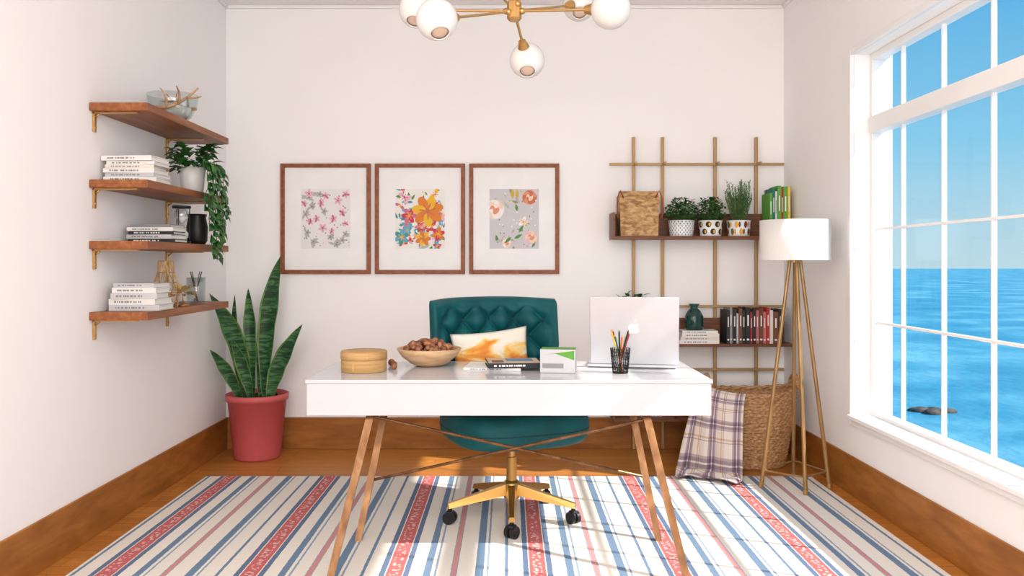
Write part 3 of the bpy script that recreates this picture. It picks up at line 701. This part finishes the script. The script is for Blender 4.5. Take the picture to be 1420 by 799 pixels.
def pattern_pot(name,cx,r,h,kind,leafm,hgt,n):
    g=grp(name,(cx,5.275,RZ)); b=MB()
    b.lathe([(.001,0),(r*.86,0),(r*.88,.004),(r,h),(r*.94,h),(r*.93,h-.012),(.001,h-.012)],(0,0,0),'white',40); b.build('pot',g)
    b=MB()
    def patch(t,z,w,hh,m,n=10,sh='e'):
        vs=[]
        for i in range(n):
            a=2*math.pi*i/n; dt=math.cos(a)*w/r; dz=math.sin(a)*hh
            if sh=='d': dt=[w/r,0,-w/r,0][i%4]; dz=[0,hh,0,-hh][i%4]
            zz=z+dz; rr=(.88+.12*zz/h)*r+.0008; vs.append((rr*math.cos(t+dt),rr*math.sin(t+dt),zz))
        b.add(vs,[list(range(n))],m)
    if kind==0:
        m=colm('pot_slate',(96,112,120)); K=22
        for k in range(K):
            for j in range(7): patch(2*math.pi*(k+.5*(j%2))/K,.01+j*(h-.02)/6,.0055,.0055,m,4,'d')
    elif kind==1:
        K=8
        for k in range(K):
            for j in range(2):
                t=2*math.pi*(k+.5*j)/K; z=h*(.28+.45*j); patch(t,z,.019,.019,colm('pot_black',(36,36,38))); 
                patch(t+.09,z,.007,.012,colm('pot_mustard',(222,170,60)))
    else:
        K=8; cs=[colm('pot_orange',(214,100,48)),colm('pot_olive',(100,104,50)),colm('pot_amber',(230,170,60)),colm('pot_brown',(100,60,44))]
        for k in range(K):
            for j in range(2):
                t=2*math.pi*(k+.5*j)/K; z=h*(.28+.44*j); patch(t-.06,z,.012,.022,cs[(k+j)%4]); patch(t+.2,z,.007,.018,cs[(k+j+1)%4])
    b.build('pattern',g)
    b=MB(); b.lathe([(.001,h-.010),(r*.92,h-.012)],(0,0,0),'soil',20)
    for k in range(n):
        t=R.random()*6.283; rr=R.random()**.5
        if kind==2:
            tip=Vector((math.cos(t)*r*1.2*rr,math.sin(t)*r*.8*rr,h+hgt*R.uniform(.5,1)))
            p0=Vector((math.cos(t)*r*.5*rr,math.sin(t)*r*.5*rr,h-.01))
            b.cyl(p0,tip,.0012,'stem',n=4)
            for q in range(18):
                f_=.2+.8*q/17; p=p0.lerp(tip,f_); a_=R.random()*6.283
                b.leaf(p,Vector((math.cos(a_),math.sin(a_),.9)),(0,0,1),.024,.008,leafm)
        else:
            p=Vector((math.cos(t)*r*1.2*rr,math.sin(t)*r*.95*rr,h+hgt*R.uniform(.05,1)*(1-.4*rr*rr)))
            b.leaf(p,randdir(),(0,0,1),.026,.018,leafm); b.leaf(p,randdir(),(0,0,1),.024,.016,leafm)
            if k%6==0: b.cyl((math.cos(t)*r*.4*rr,math.sin(t)*r*.4*rr,h-.01),p,.0012,'stem',n=4)
    b.build('foliage',g)
pattern_pot('potted_herb',1.10,.083,.10,0,'leafd',.16,300)
pattern_pot('potted_herb.001',1.285,.076,.10,1,'leafd',.155,270)
pattern_pot('potted_rosemary',1.465,.076,.10,2,'leafg',.25,70)
def row(name,y,z,seq,x0):
    g=grp(name,(0,0,0)); b=MB(); x=x0
    for w,h,c,d in seq:
        vbook(b,x+w/2,y,z+.0005,w,d,h,c); x+=w+.001
    b.build('books',g)
row('row_of_books',5.285,RZ,[(.016,.27,'bk_green',.16),(.018,.30,'bk_teal',.16),(.012,.28,'bk_white',.15),(.022,.315,'bk_green',.17),(.014,.30,'bk_red',.16),(.026,.31,'bk_green',.16),(.016,.31,'bk_yellow',.16)],1.64)
row('row_of_books.001',5.285,.709,[(.02,.21,'bk_black',.16),(.016,.225,'bk_grey',.15),(.024,.215,'bk_black',.16),(.014,.19,'bk_lgrey',.14),(.02,.22,'bk_brown',.16),(.018,.21,'bk_black',.16),(.03,.225,'bk_black',.17),(.014,.2,'bk_red',.15),(.022,.215,'bk_black',.16),(.016,.21,'bk_pink',.15),(.026,.22,'bk_brown',.16),(.018,.2,'bk_pink',.15),(.02,.225,'bk_red',.16),(.022,.21,'bk_cream',.15),(.03,.2,'bk_brown',.16),(.026,.215,'bk_black',.16)],1.37)
stack('stack_of_books.003',1.20,5.27,.71,[(.25,.15,.022,'bk_white',1),(.24,.15,.02,'bk_cream',-2),(.235,.15,.02,'bk_white',2),(.22,.15,.018,'bk_white',-2)])
g=grp('green_glass_bottle',(1.18,5.27,.71+.0825)); b=MB()
b.lathe([(.001,0),(.052,0),(.058,.01),(.058,.085),(.04,.12),(.024,.135),(.024,.15),(.032,.155),(.032,.165),(.02,.165),(.001,.16)],(0,0,0),'glassg',32); b.build('bottle',g)
g=grp('potted_trailing_plant',(.80,5.285,.71)); b=MB(); b.lathe([(.001,0),(.06,0),(.075,.13),(.07,.13),(.066,.12),(.001,.12)],(0,0,0),'white',28); b.build('pot',g)
b=MB()
for k in range(70):
    t=R.random()*6.283; rr=.10*math.sqrt(R.random()); p=Vector((rr*math.cos(t),rr*.7*math.sin(t),.165+R.uniform(-.03,.135)))
    b.cyl((0,0,.12),p,.0012,'stem',n=4); b.leaf(p,randdir(.2),(0,0,1),.055,.035,'leaf')
b.build('foliage',g)
stack('stack_of_books.004',.92,5.28,.240,[(.24,.16,.03,'bk_brown',1),(.23,.15,.03,'bk_lgrey',-2)])

# ---------------------------------------------------------------- wicker basket
BX,BY=1.455,5.0
g=grp('wicker_basket',(BX,BY,0)); b=MB(); nr,nt_=88,160; rx1,ry1,rx0,ry0=.275,.175,.20,.135; HB=.43
def bk(t,z,off=0,wv=True):
    f_=z/HB; k=f_**.8
    rx=rx0+(rx1-rx0)*k+off; ry=ry0+(ry1-ry0)*k+off
    zz=z+.035*(abs(math.cos(t))**3)*f_
    return Vector((rx*math.cos(t),ry*math.sin(t),zz))
vs=[];fs=[]
for j in range(nr+1):
    z=.004+(HB-.004)*j/nr; rown=int(j/4)
    for i in range(nt_):
        t=2*math.pi*i/nt_; o=.006*math.sin(20*t*2+math.pi*rown)*math.sin(math.pi*((j%4)+.5)/4)+.004*math.sin(math.pi*((j%4)+.5)/4)
        vs.append(bk(t,z,o))
for j in range(nr):
    for i in range(nt_): q=(i+1)%nt_; fs.append([j*nt_+i,j*nt_+q,(j+1)*nt_+q,(j+1)*nt_+i])
b.add(vs,fs,'wicker',True)
vs=[bk(2*math.pi*i/nt_,HB*j/10+.008*(1-j/10),-.012) for j in range(11) for i in range(nt_)]
fs=[[j*nt_+i,j*nt_+(i+1)%nt_,(j+1)*nt_+(i+1)%nt_,(j+1)*nt_+i] for j in range(10) for i in range(nt_)]
b.add(vs,fs,'wicker',True); b.add([bk(2*math.pi*i/nt_,0.004,0) for i in range(nt_)],[list(range(nt_))],'wicker')
b.build('woven_body',g)
b=MB()
for s_ in(0,1):
    pts=[bk(2*math.pi*i/80,HB)+Vector((0,0,.008))+Vector((math.cos(2*math.pi*i/80),math.sin(2*math.pi*i/80),0))*.007*math.cos(i*.9+s_*3.14)-Vector((math.cos(2*math.pi*i/80),math.sin(2*math.pi*i/80),0))*.006+Vector((0,0,.007*math.sin(i*.9+s_*3.14))) for i in range(81)]
    b.tube(pts,.010,'wicker')
for sg in(-1,1):
    e=bk(0 if sg>0 else math.pi,HB)
    for o in(0,.008): b.tube([Vector((e.x-sg*.01+o,.075*math.cos(t),e.z-.0+.075*math.sin(t)+o)) for t in [math.pi*i/14 for i in range(15)]],.009,'wicker')
b.build('rim_and_handles',g)
b=MB(); n=24
vs=[(.0,0,HB-.02)];fs=[]
for j in range(1,7):
    for i in range(n):
        t=2*math.pi*i/n; q=j/6; vs.append((.23*q*math.cos(t),.145*q*math.sin(t),HB-.02-.08*q*q+.02*math.sin(3*t+j)*math.sin(j*1.3)))
for i in range(n): fs.append([0,1+i,1+(i+1)%n])
for j in range(5):
    for i in range(n): fs.append([1+j*n+i,1+j*n+(i+1)%n,1+(j+1)*n+(i+1)%n,1+(j+1)*n+i])
b.add(vs,fs,colm('linen',(226,216,200),.95),True); b.build('linen_fill',g)
# blanket
nu,nv=60,90; me=bpy.data.meshes.new('plaid_throw_blanket'); vs=[];uv=[];fs=[]
for j in range(nv+1):
    v=j/nv
    for i in range(nu+1):
        u=i/nu; th=math.radians(183+72*u)
        rim=bk(th,HB,.018)+Vector((BX,BY,.022)); ins=Vector((BX,BY,HB+.00))*.30+rim*.70; ins.z=HB-.0
        fl=Vector((.975+.33*u,4.80-.17*u,.03))
        wave=math.sin(u*17+1.2)+.5*math.sin(u*31+.4)
        if v<.12: p=ins.lerp(rim,v/.12); p.z=ins.z+(rim.z-ins.z)*math.sin(v/.12*math.pi/2)
        elif v<.80:
            q=(v-.12)/.68; mid=rim.lerp(fl,.2)+Vector((-.03,-.045,.06)); p=rim*(1-q)**2+mid*2*q*(1-q)+fl*q*q
            p+=Vector((-.4,-1,0)).normalized()*.012*wave*q
        else:
            q=(v-.80)/.2; p=fl+Vector((-.045-.03*math.sin(u*6),-.15-.03*math.sin(u*9+1),0))*q+Vector((0,0,-.008+.030*abs(math.sin(q*6+u*8))*(1-q*.5)*min(1,q*5)))
            p+=Vector((-.4,-1,0)).normalized()*.012*wave*(1-q)
            p.z=max(p.z,.018)
        vs.append(p); uv.append((u,v))
for j in range(nv):
    for i in range(nu): a_=j*(nu+1)+i; fs.append([a_,a_+1,a_+nu+2,a_+nu+1])
me.from_pydata([tuple(p) for p in vs],[],fs); ul=me.uv_layers.new(name='UVMap')
for lp_ in me.loops: ul.data[lp_.index].uv=uv[lp_.vertex_index]
for p in me.polygons: p.use_smooth=True
me.materials.append(M['plaid']); o=bpy.data.objects.new('plaid_throw_blanket',me); sc.collection.objects.link(o)
md=o.modifiers.new('thick','SOLIDIFY'); md.thickness=.006; md.offset=0

# ---------------------------------------------------------------- floor lamp
g=grp('tripod_floor_lamp',(1.555,4.50,0)); b=MB()
ft=[(-.195,-.04),(-.01,-.19),(.165,-.06),(.06,.2)]
for i,(x,y) in enumerate(ft):
    b.cyl((x,y,.012),(x*.15,y*.15,1.24),.011,'lampwood',.0095,n=12); b.cyl((x,y,.0125),(x*1.0,y*1.0,.035),.013,'brass',n=12)
b.build('legs',g)
b=MB()
zz=.10; q=[Vector((x*(1-.85*zz/1.24),y*(1-.85*zz/1.24),zz)) for x,y in ft]
for i in range(4): b.cyl(q[i],q[(i+1)%4],.005,'lampwood',n=8)
b.build('stretchers',g)
b=MB(); b.cyl((0,0,1.22),(0,0,1.30),.03,'brass'); b.cyl((0,0,1.30),(0,0,1.34),.012,'brass'); b.ball((0,0,1.37),.035,'white')
for k in range(3): t=k*2.094; b.cyl((0,0,1.30),(.182*math.cos(t),.182*math.sin(t),1.30),.002,'brass',n=6)
b.build('socket',g)
b=MB(); b.lathe([(.184,1.232),(.184,1.448),(.181,1.448),(.181,1.232),(.184,1.232)],(0,0,0),'shade',64); b.build('drum_shade',g)

# ---------------------------------------------------------------- chandelier
hub=Vector((.024,3.40,2.25))
g=grp('globe_chandelier',hub); b=MB()
b.lathe([(.001,-.04),(.022,-.04),(.03,-.03),(.03,.035),(.022,.045),(.001,.045)],(0,0,0),'brass',8,smooth=False)
b.cyl((0,0,.04),(0,0,H-hub.z-.03),.008,'brass'); b.lathe([(.001,H-hub.z-.04),(.05,H-hub.z-.035),(.06,H-hub.z-.001),(.001,H-hub.z-.001)],(0,0,0),'brass',32)
G=[((-.267,3.10,2.128),.078,(.2,-.45,-.85)),((-.385,3.485,2.28),.075,(-.1,-.5,-.85)),((.081,3.594,2.095),.076,(0,-.55,-.8)),((.40,3.24,2.21),.078,(0,-.1,.9)),((.323,3.795,2.40),.075,(0,-.6,-.7)),((-.12,3.74,2.52),.075,(0,0,1)),((.20,3.12,2.55),.075,(0,0,1))]
b2=MB(); b3=MB()
for c,r,op in G:
    c=Vector(c)-hub; d=c.normalized(); e=c-d*r
    b.cyl((0,0,0),e,.0055,'brass',n=10); b.cyl(e-d*.028,e+d*.008,.016,'brass',.026,n=20)
    b.ball(tuple(d*.035),.014,'brass',n=12)
    o_=Vector(op).normalized(); q=Vector((0,0,1)).rotation_difference(o_).to_matrix().to_4x4()
    T=Matrix.Translation(c)@q; th0=.46
    pr=[(max(1e-4,r*math.sin(t)),r*math.cos(t)) for t in [th0+(math.pi-th0)*i/22 for i in range(23)]]
    b2.lathe(pr,(0,0,0),'glassw',40,T=T)
    pr=[(max(1e-4,(r-.004)*math.sin(t)),(r-.004)*math.cos(t)) for t in [th0+(math.pi-th0)*i/22 for i in range(23)]]
    b2.lathe(pr,(0,0,0),'glassw',40,T=T)
    rr=r*math.sin(th0); zz=r*math.cos(th0); b2.lathe([(rr,zz),(rr-.002,zz-.004)],(0,0,0),'glassw',40,T=T)
    b3.lathe([(.001,zz-.012),(rr-.003,zz-.012),(rr-.003,zz-.006),(.018,zz-.004),(.001,zz-.004)],(0,0,0),colm('bulb_glass',(212,188,168),.4),24,T=T)
b.build('brass_arms',g); b2.build('globes',g); b3.build('bulbs',g)

# ---------------------------------------------------------------- sea, rock
def sea_mat():
    m=mat('sea_water',S(40,140,190),.4,spec=.2,scale=.12,stretch=(1,1,1),var=[(.3,S(40,128,164)),(.5,S(66,150,180)),(.7,S(112,182,200))],detail=12,bump=.0)
    nt=m.node_tree; L=nt.links; b=nt.nodes['Principled BSDF']
    w=nt.nodes.new('ShaderNodeTexNoise'); w.inputs['Scale'].default_value=1.2; w.inputs['Detail'].default_value=8
    tc=[n for n in nt.nodes if n.type=='TEX_COORD'][0]; L.new(tc.outputs['Object'],w.inputs['Vector'])
    bp=nt.nodes.new('ShaderNodeBump'); bp.inputs['Strength'].default_value=.6; bp.inputs['Distance'].default_value=.3
    L.new(w.outputs['Fac'],bp.inputs['Height']); L.new(bp.outputs[0],b.inputs['Normal'])
    return m
M['sea']=sea_mat()
b=MB(); b.add([(6,-1200,-6),(9000,-1200,-6),(9000,950,-6),(6,950,-6)],[[0,1,2,3]],'sea'); b.build('sea')
M['rock']=mat('sea_rock',S(80,72,66),.9,var=[(.3,S(50,44,42)),(.7,S(110,100,92))],scale=3)
b=MB(); rr=random.Random(3)
for k in range(9):
    b.ball((20.6+rr.uniform(-.9,.9),40+rr.uniform(-.5,.5),-6),rr.uniform(.2,.42),'rock',(1.3,1,.6),n=10)
b.build('sea_rock')

# ---------------------------------------------------------------- world + lights
w=bpy.data.worlds.new('World'); sc.world=w; w.use_nodes=True; nt=w.node_tree; bg=nt.nodes['Background']
tc=nt.nodes.new('ShaderNodeTexCoord'); sp=nt.nodes.new('ShaderNodeSeparateXYZ'); r=nt.nodes.new('ShaderNodeValToRGB')
nt.links.new(tc.outputs['Generated'],sp.inputs[0]); nt.links.new(sp.outputs['Z'],r.inputs[0]); nt.links.new(r.outputs[0],bg.inputs['Color'])
cr=r.color_ramp; st=[(0,S(186,220,232)),(.05,S(176,218,236)),(.13,S(132,204,238)),(.30,S(78,174,230)),(1,S(50,140,218))]
while len(cr.elements)<len(st): cr.elements.new(.5)
for e,(p,c) in zip(cr.elements,st): e.position=p; e.color=c
bg.inputs['Strength'].default_value=1.0
sl=bpy.data.lights.new('sun','SUN'); sl.energy=7; sl.angle=math.radians(.8); sl.color=(1,.95,.88)
so=bpy.data.objects.new('sun',sl); sc.collection.objects.link(so); so.rotation_euler=Vector((-1.1,.42,-1)).to_track_quat('-Z','Y').to_euler(); so.location=(6,0,6)
def area(name,loc,tgt,sx,sy,e,col):
    l=bpy.data.lights.new(name,'AREA'); l.shape='RECTANGLE'; l.size=sx; l.size_y=sy; l.energy=e; l.color=col
    o=bpy.data.objects.new(name,l); sc.collection.objects.link(o); o.location=loc; o.rotation_euler=(Vector(tgt)-Vector(loc)).to_track_quat('-Z','Y').to_euler()
area('ceiling_fill_light',(0,.8,2.85),(0,1.8,0),3.0,2.6,98,(1,.99,.975))  # added fill light below the ceiling, out of view, lifts the whole room
area('front_fill_light',(0,-.9,1.7),(0,3,2.5),3.4,2.2,108,(1,.99,.975))  # added fill behind the camera, no real fixture, brightens back wall and ceiling

cd=bpy.data.cameras.new('camera'); cam=bpy.data.objects.new('camera',cd); sc.collection.objects.link(cam)
cam.location=(0,0,1.22); cam.rotation_euler=(math.pi/2,0,0); cd.sensor_width=36
cd.lens=1150/1420*36; cd.shift_x=5/1420; cd.shift_y=-35.5/1420; cd.clip_end=20000; cd.clip_start=.05
sc.camera=cam
